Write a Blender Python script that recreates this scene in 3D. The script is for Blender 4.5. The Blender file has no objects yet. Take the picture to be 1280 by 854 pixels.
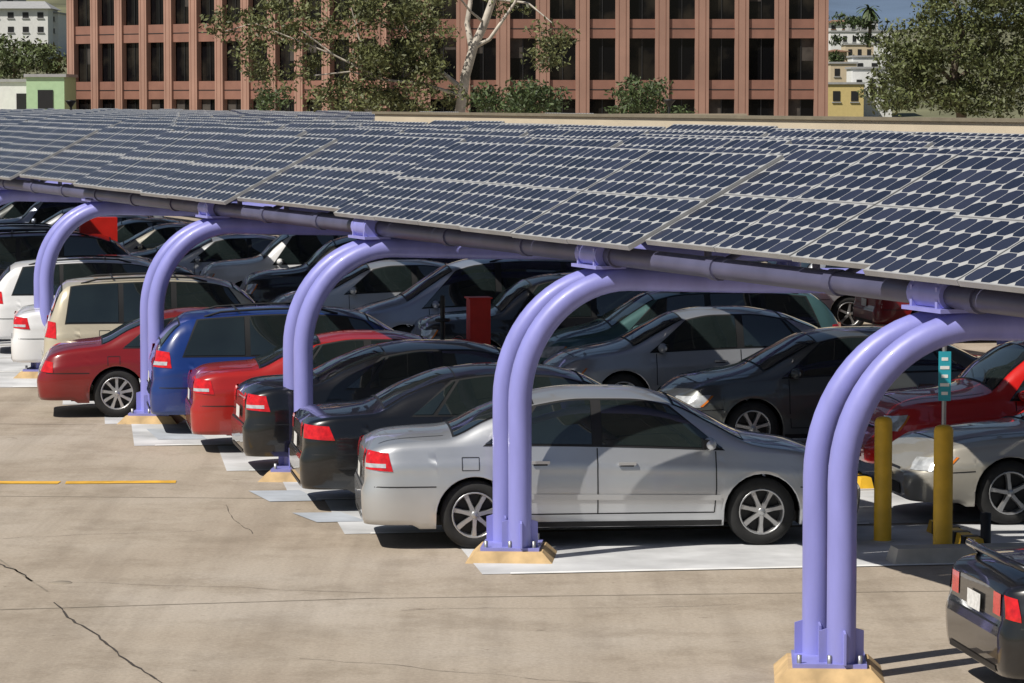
import bpy, math, random
import numpy as np
from mathutils import Vector, Matrix
random.seed(7); rng=np.random.default_rng(7)
scene=bpy.context.scene
R=math.radians
# ---------------------------------------------------------------- materials
def newmat(name):
    m=bpy.data.materials.new(name); m.use_nodes=True
    nt=m.node_tree; return m,nt,nt.nodes['Principled BSDF']
def mat(name,col,rough=.6,metal=0,var=.12,scale=3.0,bump=0,coat=0,spec=.5,bscale=None,detail=6,stretch=None):
    m,nt,b=newmat(name)
    N=nt.nodes; Lk=nt.links
    tc=N.new('ShaderNodeTexCoord'); nz=N.new('ShaderNodeTexNoise'); nz.inputs['Scale'].default_value=scale; nz.inputs['Detail'].default_value=detail
    if stretch:
        mp=N.new('ShaderNodeMapping'); mp.inputs['Scale'].default_value=stretch; Lk.new(tc.outputs['Object'],mp.inputs['Vector']); Lk.new(mp.outputs['Vector'],nz.inputs['Vector'])
    else: Lk.new(tc.outputs['Object'],nz.inputs['Vector'])
    cr=N.new('ShaderNodeValToRGB'); c=np.array(col)
    cr.color_ramp.elements[0].position=.3; cr.color_ramp.elements[1].position=.7
    cr.color_ramp.elements[0].color=(*np.clip(c*(1-var),0,1),1); cr.color_ramp.elements[1].color=(*np.clip(c*(1+var),0,1),1)
    Lk.new(nz.outputs['Fac'],cr.inputs['Fac']); Lk.new(cr.outputs['Color'],b.inputs['Base Color'])
    b.inputs['Roughness'].default_value=rough; b.inputs['Metallic'].default_value=metal
    b.inputs['Coat Weight'].default_value=coat; b.inputs['Coat Roughness'].default_value=.03
    b.inputs['Specular IOR Level'].default_value=spec
    if bump:
        n2=N.new('ShaderNodeTexNoise'); n2.inputs['Scale'].default_value=bscale or scale*8; n2.inputs['Detail'].default_value=5
        Lk.new(tc.outputs['Object'],n2.inputs['Vector'])
        bp=N.new('ShaderNodeBump'); bp.inputs['Strength'].default_value=bump; bp.inputs['Distance'].default_value=.02
        Lk.new(n2.outputs['Fac'],bp.inputs['Height']); Lk.new(bp.outputs['Normal'],b.inputs['Normal'])
    return m
def paint(name,col,metal=.0,rough=.3):
    return mat(name,col,rough=rough,metal=metal,var=.05,scale=2.5,coat=1.0)
M={}
M['glass']=mat('car_glass',(.012,.018,.018),rough=.02,var=.3,scale=1.5,spec=1.0,coat=.5)
M['black']=mat('black_trim',(.010,.010,.011),rough=.5,var=.2)
M['tyre']=mat('tyre_rubber',(.016,.016,.016),rough=.85,var=.25,scale=12)
M['rim']=mat('alloy',(.50,.50,.50),rough=.35,metal=.75,var=.1)
M['tail']=mat('tail_lens',(.55,.01,.012),rough=.12,var=.3,scale=20,coat=.6)
M['head']=mat('head_lens',(.55,.57,.58),rough=.1,metal=.3,var=.3,scale=14,coat=1)
M['plate']=mat('plate_white',(.7,.7,.68),rough=.4,var=.2,scale=30)
M['chrome']=mat('chrome_trim',(.7,.7,.7),rough=.12,metal=1,var=.05)
M['amber']=mat('amber_lens',(.7,.2,.03),rough=.15,var=.1)
P={
 'silver':paint('silver_paint',(.62,.635,.65),.72,.36),
 'black':paint('black_paint',(.004,.004,.005)),
 'charcoal':paint('charcoal_paint',(.11,.115,.11),.5,.35),
 'red':paint('red_paint',(.36,.014,.010)),
 'maroon':paint('maroon_paint',(.20,.006,.006)),
 'brightred':paint('bright_red_paint',(.60,.012,.010)),
 'blue':paint('blue_paint',(.006,.030,.17)),
 'beige':paint('beige_paint',(.58,.52,.39),.2),
 'white':paint('white_paint',(.74,.74,.74)),
 'grey':paint('grey_paint',(.42,.43,.45),.6,.35),
 'bluegrey':paint('bluegrey_paint',(.44,.48,.58),.5,.35),
 'teal':paint('teal_paint',(.07,.15,.15),.4),
 'gold':paint('champagne_paint',(.50,.47,.40),.5,.35),
}
# ---------------------------------------------------------------- mesh builder
class MB:
    def __init__(s): s.v=[];s.f=[];s.m=[];s.sm=[];s.uv={}
    def add(s,vs,fs,m=0,sm=False):
        o=len(s.v); s.v+= [tuple(v) for v in vs]
        for f in fs: s.f.append(tuple(i+o for i in f)); s.m.append(m); s.sm.append(sm)
    def box(s,c,d,m=0,rz=0,T=None):
        x,y,z=[a/2 for a in d]; vs=[]
        cr,sr=math.cos(rz),math.sin(rz)
        for sx,sy,sz in [(-1,-1,-1),(1,-1,-1),(1,1,-1),(-1,1,-1),(-1,-1,1),(1,-1,1),(1,1,1),(-1,1,1)]:
            px,py,pz=sx*x,sy*y,sz*z
            p=Vector((c[0]+px*cr-py*sr,c[1]+px*sr+py*cr,c[2]+pz))
            vs.append(T@p if T else p)
        s.add(vs,[(0,3,2,1),(4,5,6,7),(0,1,5,4),(1,2,6,5),(2,3,7,6),(3,0,4,7)],m)
    def frustum(s,c,d0,d1,h,m=0,rz=0):
        cr,sr=math.cos(rz),math.sin(rz); vs=[]
        for d,z in((d0,0),(d1,h)):
            for sx,sy in((-1,-1),(1,-1),(1,1),(-1,1)):
                px,py=sx*d[0]/2,sy*d[1]/2
                vs.append((c[0]+px*cr-py*sr,c[1]+px*sr+py*cr,c[2]+z))
        s.add(vs,[(0,3,2,1),(4,5,6,7),(0,1,5,4),(1,2,6,5),(2,3,7,6),(3,0,4,7)],m)
    def tube(s,path,r,m=0,seg=14,cap=True):
        path=[Vector(p) for p in path]; n=len(path); rr=r if hasattr(r,'__len__') else [r]*n
        vs=[];fs=[]; up=None
        for i,p in enumerate(path):
            t=(path[min(i+1,n-1)]-path[max(i-1,0)]).normalized()
            if up is None:
                up=Vector((0,0,1)) if abs(t.z)<.9 else Vector((0,1,0))
            a=t.cross(up).normalized(); up=a.cross(t).normalized(); b=up
            for k in range(seg):
                an=2*math.pi*k/seg; vs.append(p+a*math.cos(an)*rr[i]+b*math.sin(an)*rr[i])
        for i in range(n-1):
            for k in range(seg):
                k2=(k+1)%seg; fs.append((i*seg+k,i*seg+k2,(i+1)*seg+k2,(i+1)*seg+k))
        s.add(vs,fs,m,True)
        if cap:
            s.add(vs[:seg],[tuple(range(seg))],m); s.add(vs[-seg:],[tuple(range(seg))[::-1]],m)
    def lathe(s,prof,c,axis='z',seg=24,m=0,side=1):
        vs=[];fs=[]
        for r,h in prof:
            for k in range(seg):
                an=2*math.pi*k/seg
                if axis=='z': vs.append((c[0]+r*math.cos(an),c[1]+r*math.sin(an),c[2]+h))
                else: vs.append((c[0]+r*math.cos(an),c[1]-side*h,c[2]+r*math.sin(an)))
        for i in range(len(prof)-1):
            for k in range(seg):
                k2=(k+1)%seg; fs.append((i*seg+k,i*seg+k2,(i+1)*seg+k2,(i+1)*seg+k))
        s.add(vs,fs,m,True)
    def mesh(s,name,mats):
        me=bpy.data.meshes.new(name); me.from_pydata(s.v,[],s.f)
        for mm in mats: me.materials.append(mm)
        me.polygons.foreach_set('material_index',s.m); me.polygons.foreach_set('use_smooth',s.sm)
        me.update(); return me
    def obj(s,name,mats,parent=None,fix=True):
        me=s.mesh(name,mats)
        if fix:
            import bmesh
            bm=bmesh.new(); bm.from_mesh(me); bmesh.ops.recalc_face_normals(bm,faces=bm.faces); bm.to_mesh(me); bm.free()
        o=bpy.data.objects.new(name,me); scene.collection.objects.link(o)
        if parent: o.parent=parent
        return o
def empty(name,loc=(0,0,0),rz=0):
    e=bpy.data.objects.new(name,None); e.location=loc; e.rotation_euler=(0,0,rz); e.empty_display_size=.3
    scene.collection.objects.link(e); return e
def pchip(pts):
    xs=np.array([p[0] for p in pts],float); ys=np.array([p[1] for p in pts],float)
    h=np.diff(xs); d=np.diff(ys)/h; n=len(xs); m=np.zeros(n)
    for i in range(1,n-1):
        if d[i-1]*d[i]>0:
            w1=2*h[i]+h[i-1]; w2=h[i]+2*h[i-1]; m[i]=(w1+w2)/(w1/d[i-1]+w2/d[i])
    m[0]=d[0]; m[-1]=d[-1]
    def f(x):
        if x<=xs[0]: return float(ys[0])
        if x>=xs[-1]: return float(ys[-1])
        i=int(np.searchsorted(xs,x)-1); i=max(0,min(i,n-2)); t=(x-xs[i])/h[i]
        return float((1+2*t)*(1-t)**2*ys[i]+t*(1-t)**2*h[i]*m[i]+t*t*(3-2*t)*ys[i+1]+t*t*(t-1)*h[i]*m[i+1])
    return f
# ---------------------------------------------------------------- cars
MATS=['paint','glass','black','tyre','rim','tail','head','plate','chrome','amber']
PA,GL,BK,TY,RI,TA,HE,PL,CH,AM=range(10)
def car_mesh(name,p):
    b=MB(); L,W=p['L'],p['W']; top=pchip(p['top']); beltf=pchip(p['belt']); zb=p.get('zb',.2)
    xr,xf,wr=p['xr'],p['xf'],p['wr']; ar=wr+.04
    tum=p.get('tum',.36)
    Er=pchip(p.get('Er',[(.15,.06),(.3,.01),(.55,.0),(.62,.03),(.85,.04),(1.0,.08),(1.6,.12)]))
    Ef=pchip(p.get('Ef',[(.15,.12),(.28,.02),(.5,.0),(.62,.07),(.8,.2),(1.6,.25)]))
    def wp(s):
        out=W
        for d,Lr,c in((s,.38,p.get('cr',.72)),(L-s,.75,p.get('cf',.58))):
            k=1-min(max(d,0)/Lr,1); out*= c+(1-c)*(max(0,1-k**2.4))**(1/2.4)
        return out
    def belt(s): return min(beltf(s),top(s)-.045)
    def yS(s,z):
        bt=belt(s); w=wp(s)
        if z<.45: g=1-.06*((.45-z)/.28)**2
        else: g=1-.085*min(1,(z-.45)/max(.1,bt-.45))**2.2
        g+= .012*math.exp(-((z-(bt-.17))/.035)**2)
        return w*g
    def sec(s):
        bt=belt(s); zt=top(s); h=zt-bt; crown=min(p.get('crown',.065),.6*h); zr=zt-crown
        yb=yS(s,bt); yr=yb-(.04+tum*max(0,zr-bt)); return bt,zt,h,crown,zr,yb,yr
    def xs(s,z):
        o=s
        if s<.6: o+=Er(z)*(1-s/.6)**2
        if L-s<.8: o-=Ef(z)*(1-(L-s)/.8)**2
        return o
    def side(s,z):
        bt,zt,h,cr,zr,yb,yr=sec(s)
        if z<=bt: y=yS(s,z)
        else:
            t=min(1,(z-bt)/max(1e-4,zr-bt)); y=yb+(yr-yb)*t+.025*math.sin(math.pi*t)*min(1,h/.4)
        return Vector((xs(s,z),y,z))
    def roof(s,y):
        bt,zt,h,cr,zr,yb,yr=sec(s); z=zr+cr*(1-min(1,abs(y)/yr)**2.2); return Vector((xs(s,z),y,z))
    def zlow(s):
        for c in(xr,xf):
            if abs(s-c)<ar: return wr+math.sqrt(max(0,ar*ar-(s-c)**2))
        return zb + (.04 if s<.5 or s>L-.5 else 0)
    st=set()
    for i in range(9): st.add(round(.38*(1-math.cos(math.pi/2*i/8)),4)); st.add(round(L-.75*(1-math.cos(math.pi/2*i/8)),4))
    for c in(xr,xf):
        for i in range(15): st.add(round(c+ (ar-.0005)*math.cos(math.pi*i/14),4))
        st.add(c+ar+.001); st.add(c-ar-.001)
    for x in np.arange(0.05,L,.07):
        if all(abs(x-q)>.03 for q in st): st.add(float(x))
    st=sorted(st)
    fr=[0,.08,.2,.35,.5,.62,.70,.76,.82,.88,.95,1]
    def ring(s):
        zl=zlow(s); bt,zt,h,cr,zr,yb,yr=sec(s); pts=[]
        ylow=yS(s,zl)
        pts.append(Vector((xs(s,zl),0,zl))); pts.append(Vector((xs(s,zl),ylow-.06,zl)))
        for f in fr: z=zl+(bt-zl)*f; pts.append(side(s,z))
        for t in(.05,.33,.66,1): pts.append(side(s,bt+(zr-bt)*t))
        for k in(.97,.9,.75,.5,.25,0): pts.append(roof(s,yr*k))
        return pts
    rings=[ring(s) for s in st]; n=len(rings[0])
    for sd in(1,-1):
        vs=[Vector((q.x,q.y*sd,q.z)) for r in rings for q in r]; fs=[];ms=[]
        for i in range(len(rings)-1):
            for j in range(n-1):
                f=(i*n+j,(i+1)*n+j,(i+1)*n+j+1,i*n+j+1)
                if sd<0: f=f[::-1]
                fs.append(f); ms.append(BK if j<1 else PA)
        o=len(b.v); b.v+=[tuple(v) for v in vs]
        for f,m in zip(fs,ms): b.f.append(tuple(i+o for i in f)); b.m.append(m); b.sm.append(True)
    for idx,flip in((0,False),(-1,True)):
        r=rings[idx]; vs=[]
        for q in r: vs+= [Vector((q.x,q.y,q.z)),Vector((q.x,-q.y,q.z))]
        fs=[(2*j,2*j+1,2*j+3,2*j+2) for j in range(1,n-2)]
        fs=[f[::-1] if flip else f for f in fs]
        b.add(vs,fs,PA,False)
    def patch(fn,surf,nu,nv,off,m,sides=(1,-1)):
        for sd in sides:
            vs=[]
            for i in range(nu+1):
                for j in range(nv+1):
                    a,c=fn(i/nu,j/nv); q=surf(a,c); e=.004
                    du=surf(a+e,c)-surf(a-e,c); dv=surf(a,c+e)-surf(a,c-e); nn=du.cross(dv)
                    if nn.length<1e-9: nn=Vector((0,1,0))
                    nn.normalize()
                    if surf is side:
                        if nn.y<0: nn=-nn
                    elif nn.z<0: nn=-nn
                    q=q+nn*off; vs.append(Vector((q.x,q.y*sd,q.z)))
            fs=[(i*(nv+1)+j,(i+1)*(nv+1)+j,(i+1)*(nv+1)+j+1,i*(nv+1)+j+1) for i in range(nu) for j in range(nv)]
            if surf is side:
                if sd>0: fs=[f[::-1] for f in fs]
            b.add(vs,fs,m,True)
    lerp=lambda a,c,t:a+(c-a)*t
    def wfn(w,g):
        a0,a1,b0,b1=w
        a0-=g;b0-=g;a1+=g;b1+=g
        def fn(u,v):
            s=lerp(lerp(a0,a1,u),lerp(b0,b1,u),v); sT=lerp(b0,b1,u)
            zbm=sec(lerp(a0,a1,u))[0]+.022-g; ztp=sec(sT)[4]-.022+g*.9
            return s,min(lerp(zbm,ztp,v),sec(s)[4]-.003)
        return fn
    ws=p['win']
    full=(ws[0][0],ws[-1][1],ws[0][2],ws[-1][3])
    patch(wfn(full,.022),side,26,5,.003,BK)
    for w in ws: patch(wfn(w,0),side,10,5,.008,GL)
    def tfn(s0,s1,m0,m1):
        def fn(u,v):
            s=lerp(s0,s1,u); yr=sec(s)[6]; return s,(2*v-1)*(yr-lerp(m0,m1,u))
        return fn
    rg=p['rear_glass']; fg=p['front_glass']
    patch(tfn(rg[0]-.02,rg[1]+.02,.05,.02),roof,12,10,.003,BK,(1,)); patch(tfn(rg[0],rg[1],.08,.05),roof,12,10,.008,GL,(1,))
    patch(tfn(fg[0]-.02,fg[1]+.02,.02,.05),roof,12,10,.003,BK,(1,)); patch(tfn(fg[0],fg[1],.05,.07),roof,12,10,.008,GL,(1,))
    def tline(s0,s1,y0,y1,w=.012):
        if abs(s1-s0)>.05:
            for sg in(1,-1): patch(lambda u,v:(lerp(s0,s1,u),sg*lerp(y0,y1,u)+w*(v-.5)),roof,12,1,.0025,BK,(1,))
        else: patch(lambda u,v:(s0+w*(v-.5),lerp(-y0,y0,u)),roof,12,1,.0025,BK,(1,))
    hs=fg[1]+.1; tline(hs,L-.35,W*.74,W*.62); tline(L-.33,L-.33,W*.60,0)
    if rg[0]>.5: tline(.12,rg[0]-.1,W*.66,W*.66)
    for y0 in(-.05,.45):
        patch(lambda u,v:(fg[1]-.01-.10*u,y0-.42*u+.0*v+.016*(v-.5)),roof,6,1,.02,BK,(1,))
    def line(s0,z0,s1,z1,w=.011,m=BK,off=.0025,n=8):
        dx,dz=s1-s0,z1-z0; l=math.hypot(dx,dz); nx,nz=-dz/l*w/2,dx/l*w/2
        patch(lambda u,v:(lerp(s0,s1,u)+nx*(2*v-1),lerp(z0,z1,u)+nz*(2*v-1)),side,n,1,off,m)
    for s0,s1 in p['doors']:
        zt=sec(s0)[0]-.01; line(s0,zt,s0,zt-.35,n=14,off=.004); line(s0,zt-.35,s1,zb+.13,off=.004)
    ds=p['doors']; line(min(d[1] for d in ds),zb+.13,max(d[1] for d in ds),zb+.13,n=16,off=.004)
    line(.1,.60,xr-ar-.0,.60,n=8); line(xf+ar,.56,L-.25,.54,n=6)
    # fuel flap
    if p.get('doors'):
        fx0,fz0=xr-.12,sec(xr)[0]-.16
        for (a0,c0,a1,c1) in((0,0,.16,0),(0,.12,.16,.12),(0,0,0,.12),(.16,0,.16,.12)): line(fx0+a0,fz0+c0-.06,fx0+a1,fz0+c1-.06,w=.007,off=.004,n=6)
    for s0,z0 in p['handles']:
        q=side(s0,z0)
        for sd in(1,-1):
            b.box((q.x,sd*(q.y+.018),q.z),(.17,.03,.028),PA); b.box((q.x,sd*(q.y+.003),q.z-.022),(.13,.012,.022),BK)
    if p.get('mould'):
        line(xr+ar+.03,.50,xf-ar-.03,.47,w=.05,m=p['mould']-1,off=.014,n=16)
    line(xr+ar+.02,zb+.03,xf-ar-.02,zb+.03,w=.05,off=.004,n=14)
    for c in(xr,xf):
        def fn(u,v,c=c):
            an=math.pi*(.02+.96*u); rr=ar+.004+v*.022
            return c+rr*math.cos(an),wr+rr*math.sin(an)
        patch(fn,side,22,1,.004,p.get('arch',PA))
    tz0,tz1,tl=p['tail']
    patch(lambda u,v:(lerp(.012,tl*(1-.18*v),u),lerp(tz0,tz1,v)-.015*u),side,8,4,.006,TA)
    if p.get('lens'): patch(lambda u,v:(lerp(.012,tl*.75,u),lerp(lerp(tz0,tz1,.1),lerp(tz0,tz1,.32),v)),side,6,2,.009,HE)
    hz0,hz1,hl=p['head']
    patch(lambda u,v:(lerp(L-.02,L-hl+.12*(1-v),u),lerp(hz0,hz1+ .03*u,v)),side,8,4,.006,HE)
    patch(lambda u,v:(lerp(L-hl+.13*(1-v),L-hl-.03+.12*(1-v),u),lerp(hz0+.01,hz1+.02,v)),side,2,2,.007,AM)
    def cap(end,y0,y1,z0,z1,m,off=.006,n=4):
        s=0 if end=='r' else L; sg=-1 if end=='r' else 1; vs=[]
        for j in range(n+1):
            z=lerp(z0,z1,j/n); x=xs(s,z)+sg*off; vs+=[(x,y0,z),(x,y1,z)]
        fs=[(2*j,2*j+2,2*j+3,2*j+1) for j in range(n)]
        if sg>0: fs=[f[::-1] for f in fs]
        b.add(vs,fs,m)
    yc=yS(0,tz0)*.98
    for sd in(1,-1):
        y0,y1=sorted((sd*yc,sd*(yc-.18))); cap('r',y0,y1,tz0,tz1,TA)
    cap('r',-.17,.17,.62 if tz0<1 else .7,.75 if tz0<1 else .83,PL,.02)
    cap('r',-yc*.95,yc*.95,.585,.597,BK); cap('r',-yc*.95,yc*.95,zb+.05,zb+.10,BK)
    yf=yS(L,.5)*.9; gz=min(hz1,top(L)-.04)
    cap('f',-yf*.75,yf*.75,hz0-.0,gz,BK,.01); 
    for k in range(3): cap('f',-yf*.72,yf*.72,hz0+.02+k*.045,hz0+.032+k*.045,CH,.016,1) if hz0+.03+k*.045<gz else None
    cap('f',-yf*.8,yf*.8,zb+.08,zb+.2,BK,.008); cap('f',-.16,.16,zb+.21,zb+.31,PL,.02)
    sm=p['mirror']; zq=sec(sm)[0]+.065
    yq=side(sm,sec(sm)[0])[1]
    for sd in(1,-1):
        b.lathe([(0.001,-.09),(.04,-.08),(.06,-.04),(.066,0),(.06,.04),(.04,.08),(.001,.09)],(xs(sm,zq),sd*(yq+.09),zq),axis='y',seg=12,m=PA)
        b.box((xs(sm,zq)-.04,sd*(yq+.09),zq),(.05,.15,.09),BK)
        b.box((xs(sm,zq)+.01,sd*(yq+.0),zq-.04),(.06,.08,.03),BK)
    sc=wr/.325
    for c in(xr,xf):
        for sd in(1,-1):
            cc=(c,sd*(W-.035),wr)
            b.lathe([(r*sc,h) for r,h in[(.205,.035),(.218,.004),(.25,-.004),(.29,.0),(.315,.02),(.325,.05),(.325,.17),(.31,.2),(.2,.21),(.001,.21)]],cc,'y',30,TY,sd)
            b.lathe([(r*sc,h) for r,h in[(.219,.004),(.212,-.002),(.203,.006),(.198,.04),(.19,.1)]],cc,'y',30,RI,sd)
            b.lathe([(r*sc,h) for r,h in[(.197,.095),(.001,.095)]],cc,'y',30,BK,sd)
            b.lathe([(r*sc,h) for r,h in[(.001,.0),(.03,.002),(.04,.012),(.045,.06)]],cc,'y',16,RI,sd)
            ns=p.get('spokes',7)
            for k in range(ns):
                an=2*math.pi*k/ns+.2; ca,sa=math.cos(an),math.sin(an); vs=[]
                for r0,w0,h0,h1 in((.035,.028,.008,.06),(.12,.022,.012,.055),(.205,.030,.012,.05)):
                    for ww,hh in((-w0,h1),(w0,h1),(w0*.7,h0),(-w0*.7,h0)):
                        x=(r0*ca-ww*sa)*sc; z=(r0*sa+ww*ca)*sc; vs.append((cc[0]+x,cc[1]-sd*hh,cc[2]+z))
                fs=[]
                for q in(0,4):
                    for e in range(4): fs.append((q+e,q+(e+1)%4,q+4+(e+1)%4,q+4+e))
                b.add(vs,fs,RI)
    for c in(xr,xf):
        vs=[];fs=[]
        for i in range(13):
            an=math.pi*i/12
            for y in(-(W-.12),W-.12): vs.append((c+(ar-.01)*math.cos(an),y,wr+(ar-.01)*math.sin(an)))
        for i in range(12): fs.append((2*i,2*i+1,2*i+3,2*i+2))
        b.add(vs,fs,BK)
    b.box((L/2,0,zb+.06),(L-.9,W*1.5,.1),BK)
    if p.get('rack'):
        for sd in(1,-1):
            pts=[]
            a,c=p['rack']
            for i in range(9):
                s=lerp(a,c,i/8); y=sec(s)[6]*.9; q=roof(s,y); pts.append((q.x,sd*y,q.z+(.045 if 0<i<8 else .0)))
            b.tube(pts,.016,BK,6)
        for s in(lerp(*p['rack'],.25),lerp(*p['rack'],.75)):
            y=sec(s)[6]*.9; z=roof(s,y).z+.05; b.tube([(s,-y,z),(s,y,z)],.014,BK,6)
    if p.get('spoiler'):
        z=top(.12)+.06
        b.tube([(.3,-W*.82,z-.1),(.2,-W*.8,z-.01),(.13,-W*.6,z+.02),(.1,0,z+.03),(.13,W*.6,z+.02),(.2,W*.8,z-.01),(.3,W*.82,z-.1)],.028,PA,8)
    return b.mesh(name,[P['silver']]+[M[k] for k in MATS[1:]])
T={}
T['sedan']=dict(L=4.8,W=.9,xr=1.06,xf=3.79,wr=.325,top=[(0,.90),(.05,.98),(.2,1.045),(.5,1.075),(.82,1.095),(1.2,1.26),(1.65,1.41),(2.1,1.465),(2.55,1.46),(2.92,1.40),(3.3,1.22),(3.68,1.03),(3.85,.99),(4.25,.92),(4.6,.81),(4.74,.73),(4.8,.64)],
 belt=[(0,.9),(.4,.96),(1.2,.97),(3.6,.90),(4.8,.8)],win=[(1.16,1.36,1.60,1.62),(1.41,2.17,1.66,2.17),(2.27,3.42,2.27,2.90)],doors=[(1.45,1.52),(2.22,2.22),(3.35,3.33)],
 handles=[(1.68,.82),(2.5,.80)],rear_glass=(.88,1.62),front_glass=(2.98,3.62),tail=(.76,.93,.28),head=(.58,.70,.48),mirror=3.28,mould=PA+1,spokes=7,lens=True)
T['euro_sedan']=dict(T['sedan'],L=4.85,top=[(0,.88),(.05,.95),(.2,1.0),(.5,1.03),(.75,1.06),(1.15,1.25),(1.6,1.40),(2.1,1.45),(2.6,1.43),(2.95,1.36),(3.35,1.17),(3.72,1.0),(3.9,.97),(4.3,.9),(4.65,.8),(4.79,.72),(4.85,.63)],
 tail=(.76,.90,.34),spokes=5,tum=.42,lens=False)
T['old_sedan']=dict(T['sedan'],L=4.9,W=.9,top=[(0,.78),(.05,.86),(.2,.92),(.5,.98),(.85,1.02),(1.25,1.22),(1.65,1.36),(2.1,1.41),(2.6,1.40),(2.98,1.34),(3.35,1.17),(3.75,.98),(3.95,.95),(4.35,.88),(4.7,.76),(4.84,.68),(4.9,.58)],
 belt=[(0,.78),(.4,.86),(1.2,.92),(3.6,.87),(4.9,.75)],tail=(.62,.76,.2),lens=False,head=(.5,.62,.3),spokes=9,mould=CH+1,Er=[(.15,.08),(.3,.02),(.5,.0),(.62,.05),(.85,.14),(1.6,.2)])
T['coupe']=dict(T['sedan'],L=4.65,W=.92,xr=.98,xf=3.65,wr=.33,top=[(0,.84),(.05,.92),(.2,.97),(.6,.99),(.8,1.01),(1.2,1.17),(1.55,1.28),(1.95,1.335),(2.4,1.31),(2.7,1.24),(3.05,1.07),(3.35,.97),(3.6,.95),(4.1,.88),(4.45,.78),(4.6,.7),(4.65,.58)],
 belt=[(0,.84),(.5,.92),(1.3,.93),(3.3,.86),(4.65,.75)],win=[(1.15,1.5,1.42,1.55),(1.6,3.02,1.62,2.66)],doors=[(1.68,1.75),(3.05,3.05)],handles=[(1.85,.8)],
 rear_glass=(.84,1.5),front_glass=(2.75,3.25),tail=(.66,.82,.10),lens=False,head=(.56,.68,.42),mirror=2.95,spokes=5,spoiler=True)
T['hardtop']=dict(T['coupe'],spoiler=False)
T['wagon']=dict(T['sedan'],L=4.55,W=.88,xr=.92,xf=3.55,wr=.33,zb=.22,top=[(0,.98),(.03,1.08),(.12,1.2),(.35,1.42),(.5,1.50),(.9,1.54),(1.7,1.575),(2.4,1.55),(2.75,1.48),(3.1,1.29),(3.45,1.08),(3.62,1.03),(4.0,.95),(4.35,.85),(4.5,.75),(4.55,.65)],
 belt=[(0,.9),(.4,.98),(1.2,.98),(3.4,.93),(4.55,.8)],win=[(.42,1.2,.62,1.2),(1.27,1.99,1.27,1.99),(2.08,3.22,2.08,2.72)],doors=[(1.3,1.36),(2.03,2.03),(3.15,3.12)],handles=[(1.45,.86),(2.25,.84)],
 rear_glass=(.1,.36),front_glass=(2.8,3.4),tail=(.86,1.06,.26),head=(.62,.76,.42),mirror=3.08,spokes=5,rack=(.7,2.4),tum=.3)
T['suv']=dict(T['sedan'],L=4.75,W=.93,xr=.98,xf=3.72,wr=.37,zb=.3,top=[(0,1.0),(.03,1.15),(.1,1.3),(.25,1.6),(.4,1.70),(.8,1.74),(1.8,1.77),(2.5,1.74),(2.85,1.66),(3.15,1.45),(3.42,1.2),(3.6,1.16),(4.2,1.1),(4.55,1.0),(4.7,.9),(4.75,.78)],
 belt=[(0,1.0),(.4,1.08),(1.2,1.08),(3.4,1.05),(4.75,.95)],win=[(.35,1.15,.45,1.15),(1.23,1.94,1.23,1.94),(2.03,3.2,2.03,2.8)],doors=[(1.3,1.36),(1.98,1.98),(3.15,3.12)],handles=[(1.4,.97),(2.2,.96)],
 rear_glass=(.09,.27),front_glass=(2.9,3.36),tail=(.88,1.12,.2),lens=False,head=(.72,.88,.34),mirror=3.08,spokes=6,rack=(.6,2.5),tum=.26)
T['minivan']=dict(T['sedan'],L=5.05,W=.96,xr=1.02,xf=4.0,wr=.34,zb=.22,top=[(0,1.0),(.03,1.12),(.1,1.3),(.25,1.58),(.4,1.68),(.9,1.72),(2.0,1.75),(2.8,1.70),(3.15,1.61),(3.55,1.37),(3.98,1.1),(4.15,1.05),(4.6,.93),(4.9,.82),(5.0,.75),(5.05,.65)],
 belt=[(0,.95),(.4,1.0),(1.2,1.02),(3.8,.95),(5.05,.8)],win=[(.38,1.4,.5,1.4),(1.48,2.44,1.48,2.44),(2.54,3.7,2.54,3.14)],doors=[(1.5,1.5),(2.48,2.48),(3.6,3.58)],handles=[(2.35,.9),(2.62,.9)],
 rear_glass=(.09,.27),front_glass=(3.22,3.92),tail=(.86,1.1,.2),head=(.62,.76,.46),mirror=3.5,spokes=5,rack=(.6,2.6),tum=.28)
MESH={k:car_mesh('car_'+k,v) for k,v in T.items()}
KIND={'sedan':'sedan','euro_sedan':'sedan','old_sedan':'sedan','coupe':'coupe','hardtop':'coupe','wagon':'station_wagon','suv':'suv','minivan':'minivan'}
HA=R(8.5)
def put_car(t,col,x,y,flip=False,sc=1.0,da=0,name=None,zs=1.0):
    o=bpy.data.objects.new(name or ('parked_'+col.replace('brightred','red')+'_'+KIND[t]),MESH[t])
    scene.collection.objects.link(o)
    o.material_slots[0].link='OBJECT'; o.material_slots[0].material=P[col]
    a=HA+R(da); h=Vector((math.cos(a),math.sin(a),0)); n=Vector((-math.sin(a),math.cos(a),0))
    p0=Vector((x,y,0))+n*(T[t]['W']*sc)
    if flip: p0=p0+h*T[t]['L']*sc; a+=math.pi
    o.location=p0; o.rotation_euler=(0,0,a); o.scale=(sc,sc,sc*zs)
    return o
put_car('coupe','black',3.40,22.3,da=-1,zs=.97)
put_car('sedan','silver',-1.40,30.5,da=-3)
put_car('euro_sedan','black',-2.15,33.3)
put_car('sedan','black',-2.98,36.4,da=2)
put_car('sedan','red',-3.82,38.9,sc=.96)
put_car('wagon','blue',-4.55,41.1)
put_car('old_sedan','maroon',-6.3,43.3,da=-1)
put_car('suv','beige',-6.7,46.6,sc=.95)
put_car('sedan','white',-7.6,49.6)
put_car('wagon','white',-8.7,54.2)
put_car('sedan','gold',-9.3,57.2)
put_car('suv','black',-10.3,60.4)
put_car('hardtop','gold',3.97,32.2,flip=True,zs=.98)
put_car('suv','brightred',3.86,34.9,flip=True,zs=.93)
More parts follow.
